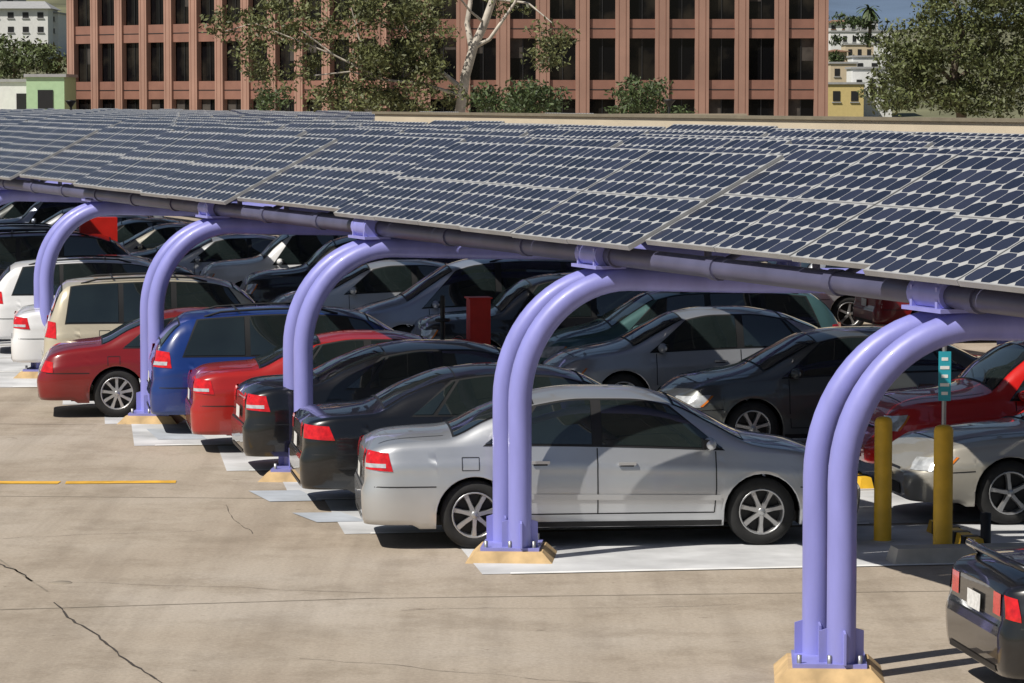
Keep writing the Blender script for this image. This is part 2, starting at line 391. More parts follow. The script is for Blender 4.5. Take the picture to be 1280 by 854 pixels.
put_car('sedan','charcoal',1.87,38.6,flip=True)
put_car('sedan','grey',.47,42.6,flip=True)
put_car('wagon','teal',.30,45.6,flip=True)
put_car('suv','black',-1.5,48.2,flip=True,zs=.92)
put_car('minivan','bluegrey',-2.72,51.0,flip=True)
put_car('sedan','silver',-4.2,55.5,flip=True)
put_car('suv','black',-5.0,59.0,flip=True)
put_car('suv','white',-6.1,62.6,flip=True)
put_car('sedan','silver',-7.9,66.5,flip=True)
cols=['charcoal','silver','black','white','grey','gold','maroon','bluegrey','black','silver']
tys=['sedan','suv','sedan','euro_sedan','wagon','sedan','minivan','sedan']
for i in range(9):
    y=63.6+2.9*i; put_car(tys[(i*3+1)%8],cols[(i*7+1)%10],-11.3-1.04*i,y)
for i in range(9):
    y=69.6+2.9*i; put_car(tys[(i*5)%8],cols[(i*3+2)%10],-8.7-1.05*i,y,flip=True)
for i in range(13):
    y=42+2.9*i
    if i in(4,9): continue
    put_car(tys[(i*3+2)%8],cols[(i*3+1)%10],11.6-.366*(y-42),y)
# ---------------------------------------------------------------- ground
gm,nt,bs=newmat('concrete_deck')
N=nt.nodes; Lk=nt.links
tc=N.new('ShaderNodeTexCoord')
def noise(scale,detail=6,rough=.6):
    n=N.new('ShaderNodeTexNoise'); n.inputs['Scale'].default_value=scale; n.inputs['Detail'].default_value=detail; n.inputs['Roughness'].default_value=rough
    Lk.new(tc.outputs['Object'],n.inputs['Vector']); return n
def ramp(src,stops):
    r=N.new('ShaderNodeValToRGB'); Lk.new(src,r.inputs['Fac'])
    while len(r.color_ramp.elements)<len(stops): r.color_ramp.elements.new(.5)
    for e,(p_,c) in zip(r.color_ramp.elements,stops): e.position=p_; e.color=(*c,1)
    return r
def mixc(a,b_,f,mode='MULTIPLY'):
    m_=N.new('ShaderNodeMix'); m_.data_type='RGBA'; m_.blend_type=mode
    if isinstance(f,float): m_.inputs[0].default_value=f
    else: Lk.new(f,m_.inputs[0])
    Lk.new(a,m_.inputs[6]); Lk.new(b_,m_.inputs[7]); return m_.outputs[2]
base=ramp(noise(.25,8).outputs['Fac'],[(.32,(.36,.295,.225)),(.5,(.42,.355,.28)),(.68,(.47,.41,.34))])
spk=ramp(noise(28,4,.7).outputs['Fac'],[(.3,(.80,.80,.80)),(.7,(1.1,1.1,1.1))])
stn=ramp(noise(.9,10,.72).outputs['Fac'],[(.38,(.74,.72,.69)),(.52,(1,1,1))])
drip=ramp(noise(3.1,5,.6).outputs['Fac'],[(.27,(.55,.53,.5)),(.33,(1,1,1))])
mpg=N.new('ShaderNodeMapping'); mpg.inputs['Rotation'].default_value=(0,0,R(-20)); mpg.inputs['Scale'].default_value=(2.2,.12,1); Lk.new(tc.outputs['Object'],mpg.inputs['Vector'])
ty=noise(1.0,6,.6); Lk.new(mpg.outputs['Vector'],ty.inputs['Vector'])
tyr=ramp(ty.outputs['Fac'],[(.38,(.80,.79,.78)),(.55,(1,1,1))])
c=mixc(base.outputs['Color'],spk.outputs['Color'],1.0); c=mixc(c,stn.outputs['Color'],.75); c=mixc(c,drip.outputs['Color'],.8); c=mixc(c,tyr.outputs['Color'],.7)
Lk.new(c,bs.inputs['Base Color']); bs.inputs['Roughness'].default_value=.85
bp=N.new('ShaderNodeBump'); bp.inputs['Strength'].default_value=.3; bp.inputs['Distance'].default_value=.01
Lk.new(noise(60,3).outputs['Fac'],bp.inputs['Height']); Lk.new(bp.outputs['Normal'],bs.inputs['Normal'])
b=MB(); b.add([(-900,-100,0),(900,-100,0),(900,2500,0),(-900,2500,0)],[(0,1,2,3)]); b.obj('ground',[gm])
m_white=mat('weathered_white_paint',(.52,.525,.53),rough=.8,var=.30,scale=1.3,bump=.1,detail=12)
m_line=mat('stall_line_paint',(.8,.8,.78),rough=.7,var=.15,scale=3)
m_yel=mat('yellow_road_paint',(.72,.40,.04),rough=.7,var=.3,scale=4,detail=9)
m_crack=mat('crack_dark',(.05,.042,.035),rough=.95,var=.3)
m_joint=mat('sealed_joint',(.27,.23,.18),rough=.95,var=.3,scale=4)
m_patch=mat('grey_patch_paint',(.40,.43,.47),rough=.85,var=.2,scale=2,detail=10)
h=Vector((math.cos(HA),math.sin(HA),0))
b=MB(); bl=MB()
for k in range(26):
    y0=29.0+2.72*k; y1=y0+2.72
    jog=(.12,-.25,.05)[k%3]
    x0=-.366*(y0-30)-.75+jog
    q=[Vector((x0,y0,.004)),Vector((x0,y0,.004))+h*13.2,Vector((x0-.2,y1,.004))+h*13.2,Vector((x0-.35,y1,.004))]
    b.add(q,[(0,1,2,3)])
    s0=Vector((x0+.25,y0,.008)); n=Vector((0,.1,0))
    bl.add([s0,s0+h*5,s0+h*5+n,s0+n],[(0,1,2,3)])
b.obj('painted_parking_stalls',[m_white]); bl.obj('stall_lines',[m_line])
b=MB()
for (x,y,w_,d_) in[(-2.55,34.3,.55,1.0),(-1.95,32.6,.5,.8),(-4.4,40.6,.6,1.4)]:
    b.add([(x,y,.0065),(x+w_,y+.08,.0065),(x+w_-.3,y+d_,.0065),(x-.3,y+d_-.05,.0065)],[(0,1,2,3)])
b.obj('pavement_paint_patches',[m_patch])
b=MB()
def strip(path,w,m=0,z=.004):
    for i in range(len(path)-1):
        a=Vector((*path[i],z)); c_=Vector((*path[i+1],z)); t=(c_-a).normalized(); n=Vector((-t.y,t.x,0))*w/2
        b.add([a-n,c_-n,c_+n,a+n],[(0,1,2,3)],m)
strip([(-6.6,36.05),(-5.0,36.02)],.24,0,.006); strip([(-4.93,36.02),(-3.72,36.1)],.24,0,.006)
b.obj('yellow_line',[m_yel])
b=MB()
def crack(p0,p1,w,n=26,j=.02):
    pts=[];ox=oy=0
    for i in range(n+1):
        t=i/n; ox=ox*.8+random.uniform(-j,j); oy=oy*.8+random.uniform(-j,j)*2
        pts.append((p0[0]+(p1[0]-p0[0])*t+ox,p0[1]+(p1[1]-p0[1])*t+oy))
    for i in range(n): strip([pts[i],pts[i+1]],w*random.uniform(.5,1.3),0,.004)
crack((-3.85,27.4),(-2.5,23.4),.02); crack((-4.72,29.9),(-4.2,28.6),.022,12)
crack((-3.0,34),(-2.5,31.8),.006,14); crack((-1.6,24.6),(.8,23.4),.006,20); crack((-4.2,28.6),(-1.2,27.9),.006,20); crack((-5.5,31.2),(-3.0,32.0),.007,20); crack((-.9,26.9),(1.9,27.3),.006,20)
b.obj('pavement_cracks',[m_crack])
b=MB()
strip([(-26,22.5),(-1.2,27.6)],.02); strip([(-30,36.5),(-2.6,34.6)],.02); strip([(-30,45),(-5.4,42.5)],.025)
strip([(-4.0,28.0),(-26,88)],.02); strip([(-10,28.0),(-32,88)],.02); strip([(-1.2,27.6),(6,28.2)],.018)
b.obj('pavement_joints',[m_joint])
b=MB(); b.lathe([(.001,.008),(.09,.008),(.10,.0)],(-3.95,28.5,0),seg=20); b.obj('drain_cover',[m_joint])
# ---------------------------------------------------------------- canopy
rdir=Vector((-.344,.939,0)).normalized(); pdir=Vector((.939,.344,0)).normalized()
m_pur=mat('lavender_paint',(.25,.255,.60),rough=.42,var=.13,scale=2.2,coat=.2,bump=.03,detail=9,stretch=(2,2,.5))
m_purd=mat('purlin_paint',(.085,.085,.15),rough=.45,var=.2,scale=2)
m_galv=mat('galvanised_steel',(.35,.35,.36),rough=.45,metal=.7,var=.15)
m_ped=mat('pedestal_paint',(.52,.36,.18),rough=.8,var=.28,scale=5,detail=10)
m_back=mat('panel_backsheet',(.22,.22,.23),rough=.7)
m_frame=mat('panel_frame',(.38,.38,.38),rough=.5,metal=.2)
pm,nt,bs=newmat('solar_cells'); N=nt.nodes; Lk=nt.links
uv=N.new('ShaderNodeUVMap'); uv.uv_map='UVMap'
sp=N.new('ShaderNodeSeparateXYZ'); Lk.new(uv.outputs['UV'],sp.inputs[0])
def mth(op,a,b_=None):
    n=N.new('ShaderNodeMath'); n.operation=op
    for i,x in enumerate((a,b_)):
        if x is None: continue
        if isinstance(x,(int,float)): n.inputs[i].default_value=x
        else: Lk.new(x,n.inputs[i])
    return n.outputs[0]
fx=mth('ABSOLUTE',mth('SUBTRACT',mth('FRACT',sp.outputs['X']),.5)); fy=mth('ABSOLUTE',mth('SUBTRACT',mth('FRACT',sp.outputs['Y']),.5))
m1=mth('LESS_THAN',mth('MAXIMUM',fx,fy),.481); m2=mth('LESS_THAN',mth('ADD',fx,fy),.745); cell=mth('MULTIPLY',m1,m2)
ix=mth('FLOOR',sp.outputs['X']); iy=mth('FLOOR',sp.outputs['Y'])
cmb=N.new('ShaderNodeCombineXYZ'); Lk.new(ix,cmb.inputs[0]); Lk.new(iy,cmb.inputs[1])
wn=N.new('ShaderNodeTexWhiteNoise'); Lk.new(cmb.outputs[0],wn.inputs['Vector'])
rc=N.new('ShaderNodeValToRGB'); Lk.new(wn.outputs['Value'],rc.inputs['Fac'])
rc.color_ramp.elements[0].color=(.012,.015,.030,1); rc.color_ramp.elements[1].color=(.030,.034,.060,1)
mx=N.new('ShaderNodeMix'); mx.data_type='RGBA'; Lk.new(cell,mx.inputs[0]); mx.inputs[6].default_value=(.44,.44,.43,1); Lk.new(rc.outputs['Color'],mx.inputs[7])
Lk.new(mx.outputs[2],bs.inputs['Base Color']); bs.inputs['Roughness'].default_value=.3; bs.inputs['Specular IOR Level'].default_value=.3
TILT=R(28); PW,PH=1.5,.84; NX,NY=6,4
O=Vector((2.33,23.9,0))
def rowpt(off,t,z):
    q=O+pdir*off+rdir*t; return Vector((q.x,q.y,z))
up=pdir*math.cos(TILT)+Vector((0,0,math.sin(TILT))); nrm=(-pdir*math.sin(TILT)+Vector((0,0,math.cos(TILT))))
def panel_strip(V,F,Mi,UV,off,t0,t1,zl=2.95,seed=0):
    t=t0; k=0
    while t<t1:
        g=((k+seed)//3)%3
        jo=(0,.10,-.06)[g]; jz=(0,.035,-.01)[g]+random.uniform(-.006,.006)
        for r_ in range(2):
            a=rowpt(off+jo,t,zl+jz)+up*(r_*(PH+.008)); e1=rdir*(PW-.012); e2=up*PH; th=nrm*.045
            cs=[a,a+e1,a+e1+e2,a+e2]; o=len(V)
            ins=.014; i1=rdir*ins; i2=up*ins
            inn=[cs[0]+i1+i2,cs[1]-i1+i2,cs[2]-i1-i2,cs[3]+i1-i2]
            V+= [c_-th for c_ in cs]+cs+[q+nrm*.0005 for q in inn]
            F+= [(o,o+1,o+2,o+3),(o,o+4,o+5,o+1),(o+1,o+5,o+6,o+2),(o+2,o+6,o+7,o+3),(o+3,o+7,o+4,o),
                 (o+4,o+8,o+9,o+5),(o+5,o+9,o+10,o+6),(o+6,o+10,o+11,o+7),(o+7,o+11,o+8,o+4),(o+8,o+11,o+10,o+9)]
            Mi+= [1,2,2,2,2,2,2,2,2,0]
            ub=k*NX*1.0; vb=off*50//1+r_*NY
            for f_ in F[-10:]:
                for vi in f_:
                    q=vi-o
                    UV.append({8:(ub,vb),9:(ub+NX,vb),10:(ub+NX,vb+NY),11:(ub,vb+NY)}.get(q,(0,0)))
        k+=1; t+=PW+.004
def make_canopy(name,offs,t0,t1):
    root=empty(name)
    V=[];F=[];Mi=[];UV=[]
    for j,off in enumerate(offs):
        panel_strip(V,F,Mi,UV,off,t0+random.uniform(0,.7),t1,seed=j*2)
    me=bpy.data.meshes.new('solar_panels'); me.from_pydata([tuple(v) for v in V],[],F)
    for mm in(pm,m_back,m_frame): me.materials.append(mm)
    me.polygons.foreach_set('material_index',Mi); ul=me.uv_layers.new(name='UVMap'); ul.data.foreach_set('uv',[x for q in UV for x in q]); me.update()
    o=bpy.data.objects.new('solar_panels',me); scene.collection.objects.link(o); o.parent=root
    b=MB()
    for j,off in enumerate(offs):
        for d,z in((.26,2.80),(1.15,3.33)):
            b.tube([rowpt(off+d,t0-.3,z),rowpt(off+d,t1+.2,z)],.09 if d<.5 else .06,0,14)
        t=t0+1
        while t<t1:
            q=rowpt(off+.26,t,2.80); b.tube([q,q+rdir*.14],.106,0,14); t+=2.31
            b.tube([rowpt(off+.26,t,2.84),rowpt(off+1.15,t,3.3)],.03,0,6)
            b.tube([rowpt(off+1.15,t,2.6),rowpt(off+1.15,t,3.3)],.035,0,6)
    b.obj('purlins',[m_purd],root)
    return root
make_canopy('solar_carport_canopy',[.50+2.72*j for j in range(5)],-4.2,142)
make_canopy('solar_carport_canopy',[14.2+2.72*j for j in range(6)],76,150)
CB=[(2.33,23.9),(0,30.1),(-2.39,36.5),(-4.73,43.0),(-7.15,50.0)]
while len(CB)<18: CB.append((CB[-1][0]-2.40,CB[-1][1]+6.62))
CB=[(4.7,17.4)]+CB
bang=R(5); bd=Vector((math.cos(bang),math.sin(bang),0)); rz=math.atan2(rdir.y,rdir.x)
BZ=2.585; prz=R(-4)
def fin(b,c0,d,r0,r1,z0,z1,z2,th):
    tt=Vector((-d.y,d.x,0))*th; vs=[]
    for q_,z_ in((c0+d*r0,z0),(c0+d*r1,z0),(c0+d*r1,z1),(c0+d*r0,z2)):
        for s_ in(-1,1): vs.append(q_+tt*s_+Vector((0,0,z_)))
    b.add(vs,[(0,2,4,6),(1,7,5,3),(0,1,3,2),(2,3,5,4),(4,5,7,6),(6,7,1,0)],0)
for i,(cx,cy) in enumerate(CB):
    root=empty('carport_column',(cx,cy,0))
    b=MB()
    b.frustum((0,0,0.0),(.80,.84),(.60,.68),.10,1,prz)
    b.box((0,0,.115),(.54,.62,.03),0,prz)
    for sgn in(-1,1):
        c0=rdir*(.21*sgn)
        pts=[c0+Vector((0,0,.12)),c0+Vector((0,0,1.0)),c0+Vector((0,0,1.45))]
        for q in range(1,17):
            a=math.pi/2*q/16; pts.append(c0+bd*(1.0*(1-math.cos(a)))+Vector((0,0,1.45+(BZ-1.45)*math.sin(a))))
        for q in(2,4,7,10,11.8): pts.append(c0+bd*q+Vector((0,0,BZ-.012*q)))
        b.tube(pts,.108,0,24)
        for kx in range(4):
            an=prz+kx*math.pi/2+.15; d=Vector((math.cos(an),math.sin(an),0)); fin(b,c0,d,.10,.165,.13,.36,.38,.008)
    for sx in(-.22,-.0,.22):
        for sy in(-.27,.27):
            b.lathe([(.018,0),(.018,.06),(.001,.06)],(sx*math.cos(prz)-sy*math.sin(prz),sx*math.sin(prz)+sy*math.cos(prz),.13),seg=6,m=2)
    c1=bd*.80
    b.box((c1.x,c1.y,BZ+.11),(.30,.62,.03),0,rz-math.pi/2)
    for sx in(-.2,.2):
        c2=c1+rdir*sx; b.box((c2.x,c2.y,BZ+.20),(.26,.035,.16),0,rz-math.pi/2)
        b.box((c2.x-.06,c2.y,BZ+.33),(.09,.035,.12),0,rz-math.pi/2)
    b.tube([c1+rdir*-.26+Vector((-.02,0,BZ+.22)),c1+rdir*.26+Vector((-.02,0,BZ+.22))],.116,0,16)
    for j in range(1,5):
        q=(.76+2.72*j)/.965; c1=bd*q; b.box((c1.x,c1.y,BZ+.08),(.2,.55,.12),0,rz-math.pi/2)
    if i>3:
      c3=bd*11.5
      for sgn in(-1,1):
        c0=c3+rdir*(.21*sgn); b.tube([c0+Vector((0,0,.1)),c0+Vector((0,0,2.46))],.105,0,16)
      b.frustum((c3.x,c3.y,0),(.80,.86),(.60,.68),.12,1,prz)
    b.obj('column_frame',[m_pur,m_ped,m_galv],root)
# ---------------------------------------------------------------- street furniture
m_by=mat('bollard_yellow',(.74,.44,.03),rough=.5,var=.15,scale=5,detail=9)
m_red=mat('standpipe_red',(.62,.02,.012),rough=.4,var=.12,scale=5)
m_blk=mat('black_iron',(.015,.015,.016),rough=.5)
m_curb=mat('kerb_concrete',(.42,.40,.36),rough=.85,var=.15,scale=5,bump=.1)
def bollard(x,y,hh=1.22,r=.085):
    b=MB(); b.lathe([(r,0),(r,hh-.05),(r*.85,hh-.015),(r*.5,hh),(.001,hh+.005)],(0,0,0),seg=24,m=0); b.lathe([(r+.03,0),(r+.03,.012),(r,.014)],(0,0,0),seg=24,m=1)
    o=b.obj('yellow_bollard',[m_by,m_curb]); o.location=(x,y,0)
bollard(3.55,31.2,1.2); bollard(3.98,30.1,1.23,.09)
b=MB(); b.tube([(0,0,0),(0,0,1.95)],.022,0,8)
b.box((0,-.03,1.66),(.115,.012,.46),1); 
for i in range(5): b.box((0,-.0375,1.5+i*.08),(.085 if i%2 else .06,.003,.03),2)
o=b.obj('parking_sign',[m_galv,mat('sign_teal',(.03,.36,.46),rough=.4),m_line]); o.location=(4.02,30.4,0)
b=MB(); b.frustum((0,0,0),(1.7,.34),(1.62,.26),.14,0,HA)
o=b.obj('kerb_island',[m_curb]); o.location=(4.3,29.9,0)
for j,(x,y) in enumerate([(3.25,33.6),(3.75,36.2),(1.5,38.2),(4.25,31.2)]):
    b=MB(); b.frustum((0,0,0),(.16,1.5),(.11,1.44),.12,0,HA)
    for q in(-.5,-.17,.17,.5):
        b.box((-q*math.sin(HA),q*math.cos(HA),.062),(.158,.12,.122),1,HA)
    o=b.obj('wheel_stop',[m_by,m_blk]); o.location=(x,y,0)
b=MB(); b.lathe([(.05,0),(.05,.35),(.001,.36)],(0,0,0),seg=12); b.lathe([(.09,0),(.09,.03),(.05,.03)],(0,0,0),seg=12); o=b.obj('drain_standpipe',[m_blk]); o.location=(4.45,30.6,0)
b=MB(); b.box((0,0,.87),(.26,.26,1.74),0,.2); b.box((0,0,1.75),(.3,.3,.02),0,.2)
b.tube([(-.12,0,1.18),(-.3,0,1.2),(-.42,0,1.18),(-.45,0,1.0),(-.45,0,0)],.045,0,10)
b.lathe([(.07,-.03),(.07,.03)],(-.25,-.0,1.2),'y',12,0); b.tube([(-.45,0,1.0),(-.45,0,1.75)],.03,1,8); b.lathe([(.09,0),(.1,.02),(.09,.04),(.001,.04)],(-.45,0,1.45),seg=12,m=1)
b.box((-.45,0,1.7),(.05,.05,.16),1)
o=b.obj('fire_standpipe',[m_red,m_blk]); o.location=(-.42,41.0,0)
b=MB(); b.box((0,0,.8),(.7,.35,1.1),0,.2); b.box((-.2,-.15,1.42),(.12,.12,.3),0); b.box((0,0,.1),(.5,.3,.2),1); b.box((.0,-.2,.9),(.5,.03,.03),1,.2)
b.box((0,0,-.32),(.3,.3,.7),1)
o=b.obj('fire_hose_cabinet',[m_red,m_blk]); o.location=(-7.85,62.2,0.65)
# ---------------------------------------------------------------- parapet wall
m_wall=mat('cream_stucco',(.55,.47,.35),rough=.85,var=.08,scale=.6,bump=.1)
m_cap=mat('wall_cap',(.20,.17,.12),rough=.8)
b=MB()
ts,te=15,73
mid=rowpt(20,(ts+te)/2,1.90); b.box(mid,(te-ts,.3,3.80),0,rz)
mid=rowpt(20,(ts+te)/2,3.835); b.box(mid,(te-ts+.2,.42,.07),1,rz)
mid=rowpt(26,te-.16,1.90); b.box(mid,(12,.3,3.78),0,math.atan2(pdir.y,pdir.x))
b.obj('parapet_wall',[m_wall,m_cap])
# ---------------------------------------------------------------- office building
m_gran=mat('red_granite',(.235,.115,.082),rough=.6,var=.12,scale=1.2,bump=.05,bscale=20)
m_gran2=mat('red_granite_piers',(.335,.195,.145),rough=.6,var=.10,scale=.5)
m_win,nt,bs=newmat('office_glass'); N=nt.nodes;Lk=nt.links
tcw=N.new('ShaderNodeTexCoord'); nz=N.new('ShaderNodeTexNoise'); nz.inputs['Scale'].default_value=.55; nz.inputs['Detail'].default_value=5
Lk.new(tcw.outputs['Object'],nz.inputs['Vector']); rr=N.new('ShaderNodeValToRGB'); Lk.new(nz.outputs['Fac'],rr.inputs['Fac'])
rr.color_ramp.elements[0].position=.48; rr.color_ramp.elements[0].color=(.004,.004,.005,1); rr.color_ramp.elements[1].position=.75; rr.color_ramp.elements[1].color=(.03,.026,.02,1)
Lk.new(rr.outputs['Color'],bs.inputs['Base Color']); bs.inputs['Roughness'].default_value=.08; bs.inputs['Specular IOR Level'].default_value=.25
m_blind=mat('window_blinds',(.05,.042,.035),rough=.8,var=.4,scale=2)
broot=empty('granite_office_building')
def facade(nm,A,B,nb,wf,floors=7,z0=1.57,fp=3.93,wh=2.7):
    A=Vector((*A,0));B=Vector((*B,0)); L=(B-A).length; d=(B-A)/L; n=Vector((d.y,-d.x,0)); 
    if n.y>0: n=-n
    ang=math.atan2(d.y,d.x); pit=L/nb; ww=pit*wf; b=MB()
    def bx(s,off,z,sx,sy,sz,m): 
        q=A+d*s+n*off; b.box((q.x,q.y,z),(sx,sy,sz),m,ang)
    H=z0+fp*floors
    bx(L/2,-.35,H/2,L,.1,H,2)
    prev=0
    for f in range(floors+1):
        wb=z0+f*fp; top_=wb; lo=prev; bx(L/2,-.15,(lo+top_)/2,L-.02,.3,top_-lo,0); prev=wb+wh
        bx(L/2,.008,(lo+top_)/2+.0,L-.03,.02,.06,3)
    for k_ in range(nb+1):
        bx(k_*pit,-.05,H/2,pit-ww,.42,H,1); 
        for s_ in(-1,1): bx(k_*pit+s_*(pit-ww)*.25,.17,H/2,.03,.02,H,0)
    for k_ in range(nb):
        bx((k_+.5)*pit,-.28,H/2,.05,.06,H,3)
        for f in range(floors):
            if random.random()<.3:
                hh=random.uniform(.3,1.6); s_=random.choice((-1,1)); bx((k_+.5)*pit+s_*ww*.25,-.297,z0+f*fp+wh-hh/2,ww*.46,.01,hh,4)
    b.obj(nm,[m_gran,m_gran2,m_win,m_blk,m_blind],broot)
facade('front_facade',(-8.3,213),(20.0,213),11,.65)
facade('side_facade',(-8.3,213),(-31.4,235),12,.70)
b=MB(); b.add([(-8.3,213.8,0),(20.2,213.8,0),(20.2,240,0),(-31,240,0),(-31.2,235.8,0)]+[(-8.3,213.8,29),(20.2,213.8,29),(20.2,240,29),(-31,240,29),(-31.2,235.8,29)],[(0,1,6,5),(1,2,7,6),(2,3,8,7),(3,4,9,8),(4,0,5,9),(5,6,7,8,9)],0)
b.obj('building_core',[m_gran],broot)
# ---------------------------------------------------------------- vegetation
def leafmat(name,c):
    m_,nt,bs=newmat(name); N=nt.nodes;Lk=nt.links
    g=N.new('ShaderNodeNewGeometry'); r=N.new('ShaderNodeValToRGB'); Lk.new(g.outputs['Random Per Island'],r.inputs['Fac'])
    c=np.array(c); r.color_ramp.elements[0].color=(*c*.5,1); r.color_ramp.elements[1].color=(*c*1.6,1)
    Lk.new(r.outputs['Color'],bs.inputs['Base Color']); bs.inputs['Roughness'].default_value=.6
    return m_
m_euc=leafmat('eucalyptus_leaves',(.105,.115,.04)); m_gr=leafmat('green_leaves',(.07,.095,.03)); m_gr2=leafmat('dark_leaves',(.05,.075,.022))
m_bark=mat('pale_bark',(.52,.47,.40),rough=.8,var=.3,scale=2,bump=.2); m_barkd=mat('brown_bark',(.14,.11,.08),rough=.9,var=.2,scale=2)
def foliage(b,clumps,size,m):
    for (c,rad,n) in clumps:
        c=np.array(c); u=rng.normal(size=(n,3)); u/=np.linalg.norm(u,axis=1)[:,None]; rr_=rng.random((n,1))**.5
        pos=c+u*rr_*np.array(rad)
        e1=rng.normal(size=(n,3)); e1/=np.linalg.norm(e1,axis=1)[:,None]; e2=np.cross(e1,rng.normal(size=(n,3))); e2/=np.linalg.norm(e2,axis=1)[:,None]
        s=size*rng.uniform(.5,1.3,(n,1)); o=len(b.v)
        q=np.stack([pos-e1*s,pos+e2*s*.4,pos+e1*s,pos-e2*s*.4],1).reshape(-1,3)
        b.v+= [tuple(x) for x in q]
        for i in range(n): b.f.append((o+4*i,o+4*i+1,o+4*i+2,o+4*i+3)); b.m.append(m); b.sm.append(False)
def tree(name,x,y,limbs,clumps,size,lm,bm_):
    b=MB()
    for pts,r0,r1 in limbs:
        n=len(pts); b.tube([(x+p_[0],y+p_[1],p_[2]) for p_ in pts],[r0+(r1-r0)*i/(n-1) for i in range(n)],0,8)
    foliage(b,[((x+c[0],y+c[1],c[2]),r,n) for c,r,n in clumps],size,1)
    return b.obj(name,[bm_,lm],fix=False)
def px(x,y,D): return ((x-640)*D/4100, 4.22-(y-125)*D/4100)
def mkclumps(reg,D,x0,rad=(.7,1.5),dens=110):
    out=[]
    for (xa,ya,rx,ry,n) in reg:
        for i in range(n):
            while True:
                u,v=rng.uniform(-1,1,2)
                if u*u+v*v<1: break
            X,Z=px(xa+u*rx,ya+v*ry,D); r=rng.uniform(*rad)
            out.append(((X-x0,rng.uniform(-2.5,2.5),Z),(r*1.1,r,r*.7),int(dens*r*rng.uniform(.5,1.2))))
    return out
D=172; x0=px(575,140,D)[0]
def lp(pts,D,x0,dy=0): return [(px(a,c_,D)[0]-x0,dy*(i/len(pts)),px(a,c_,D)[1]) for i,(a,c_) in enumerate(pts)]
limbs=[(lp([(575,225),(575,140),(582,95),(592,60),(606,30),(618,-5),(628,-60)],D,x0),.30,.16),
 (lp([(590,62),(584,30),(590,-10),(598,-60)],D,x0,1),.17,.08),(lp([(592,60),(612,50),(640,10),(665,-30)],D,x0,-1),.13,.05),
 (lp([(577,110),(545,85),(520,60),(500,20)],D,x0,1.5),.14,.04),(lp([(576,120),(530,105),(480,100),(420,70),(380,40)],D,x0,-1),.10,.03),
 (lp([(620,0),(660,5),(690,30)],D,x0,-1),.08,.03),(lp([(480,100),(440,90),(395,95)],D,x0,-2),.06,.03),(lp([(606,30),(588,15),(560,-20)],D,x0,-2),.08,.04),
 (lp([(420,70),(370,50),(320,30),(285,40)],D,x0,-1),.05,.02),(lp([(480,100),(450,50),(440,10)],D,x0,0),.06,.03)]
reg=[(300,45,40,32,12),(345,20,45,25,12),(330,88,32,16,4),(390,30,40,35,16),(400,95,45,28,12),(455,50,50,50,32),(500,90,45,40,32),(540,60,30,42,22),(535,15,45,22,18),(470,8,60,18,20),(630,5,40,12,6),(682,50,34,26,9),(690,85,18,10,2),(520,122,60,16,20),(440,122,45,14,14)]
tree('eucalyptus_tree',x0,D,limbs,mkclumps(reg,D,x0,rad=(.4,1.05),dens=135),.145,m_euc,m_bark)
D=165; x0=px(655,140,D)[0]
tree('shrub',x0,D,[([(0,0,0),(0,0,4)],.1,.05)],mkclumps([(650,126,52,18,30)],D,x0,rad=(.5,1),dens=170),.14,m_gr2,m_barkd)
D=168; x0=px(800,140,D)[0]
tree('shrub',x0,D,[([(0,0,0),(0,0,4.5)],.1,.05)],mkclumps([(800,118,30,20,18),(790,135,32,10,8),(845,138,20,8,5)],D,x0,rad=(.4,.8),dens=150),.14,m_gr2,m_barkd)
D=190; x0=px(345,140,D)[0]
tree('shrub',x0,D,[([(0,0,0),(0,0,4.5)],.1,.05)],mkclumps([(345,122,22,16,9)],D,x0,rad=(.5,.9),dens=150),.14,m_gr2,m_barkd)
D=150; x0=px(1200,140,D)[0]
limbs=[(lp([(1205,220),(1200,140),(1190,90),(1200,40),(1190,0)],D,x0),.28,.1),(lp([(1195,100),(1230,70),(1260,30)],D,x0,1),.12,.05),(lp([(1197,110),(1165,80),(1140,50)],D,x0,-1),.12,.05)]
tree('leafy_tree',x0,D,limbs,mkclumps([(1130,60,26,36,20),(1195,25,50,38,36),(1200,85,60,38,50),(1125,112,32,24,20),(1258,60,40,60,50),(1250,0,60,30,26),(1210,128,60,14,20)],D,x0,rad=(.4,1.0),dens=150),.14,leafmat('olive_leaves',(.085,.10,.032)),m_barkd)
D=240; x0=px(20,70,D)[0]
tree('leafy_tree',x0,D,[([(0,0,0),(0,0,8)],.2,.1)],mkclumps([(20,62,28,14,12),(65,72,28,12,11),(5,80,20,12,8),(45,86,45,7,12)],D,x0,rad=(.6,1.2),dens=110),.2,m_gr,m_barkd)
# ---------------------------------------------------------------- hills and distant houses
m_hill=mat('hill_scrub',(.13,.13,.07),rough=.95,var=.5,scale=.08,detail=12)
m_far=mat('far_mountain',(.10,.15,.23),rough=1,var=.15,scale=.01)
def grid(name,X0,X1,Y0,Y1,f,nx,ny,m_):
    b=MB(); vs=[(x,y,f(x,y)) for y in np.linspace(Y0,Y1,ny) for x in np.linspace(X0,X1,nx)]
    b.add(vs,[(j*nx+i,j*nx+i+1,(j+1)*nx+i+1,(j+1)*nx+i) for j in range(ny-1) for i in range(nx-1)],0,True); return b.obj(name,[m_])
hz=lambda x,y:-.5+(21 if x>0 else 30)*max(0,(y-260)/440)**1.1*(1+.06*math.sin(x*.05)+.04*math.sin(x*.13+y*.02))
grid('hillside',-160,160,260,700,hz,81,40,m_hill)
grid('distant_mountain',-500,500,1500,2300,lambda x,y:75*max(0,(y-1500)/800)+8*math.sin(x*.012)+4*math.sin(x*.05),60,14,m_far)
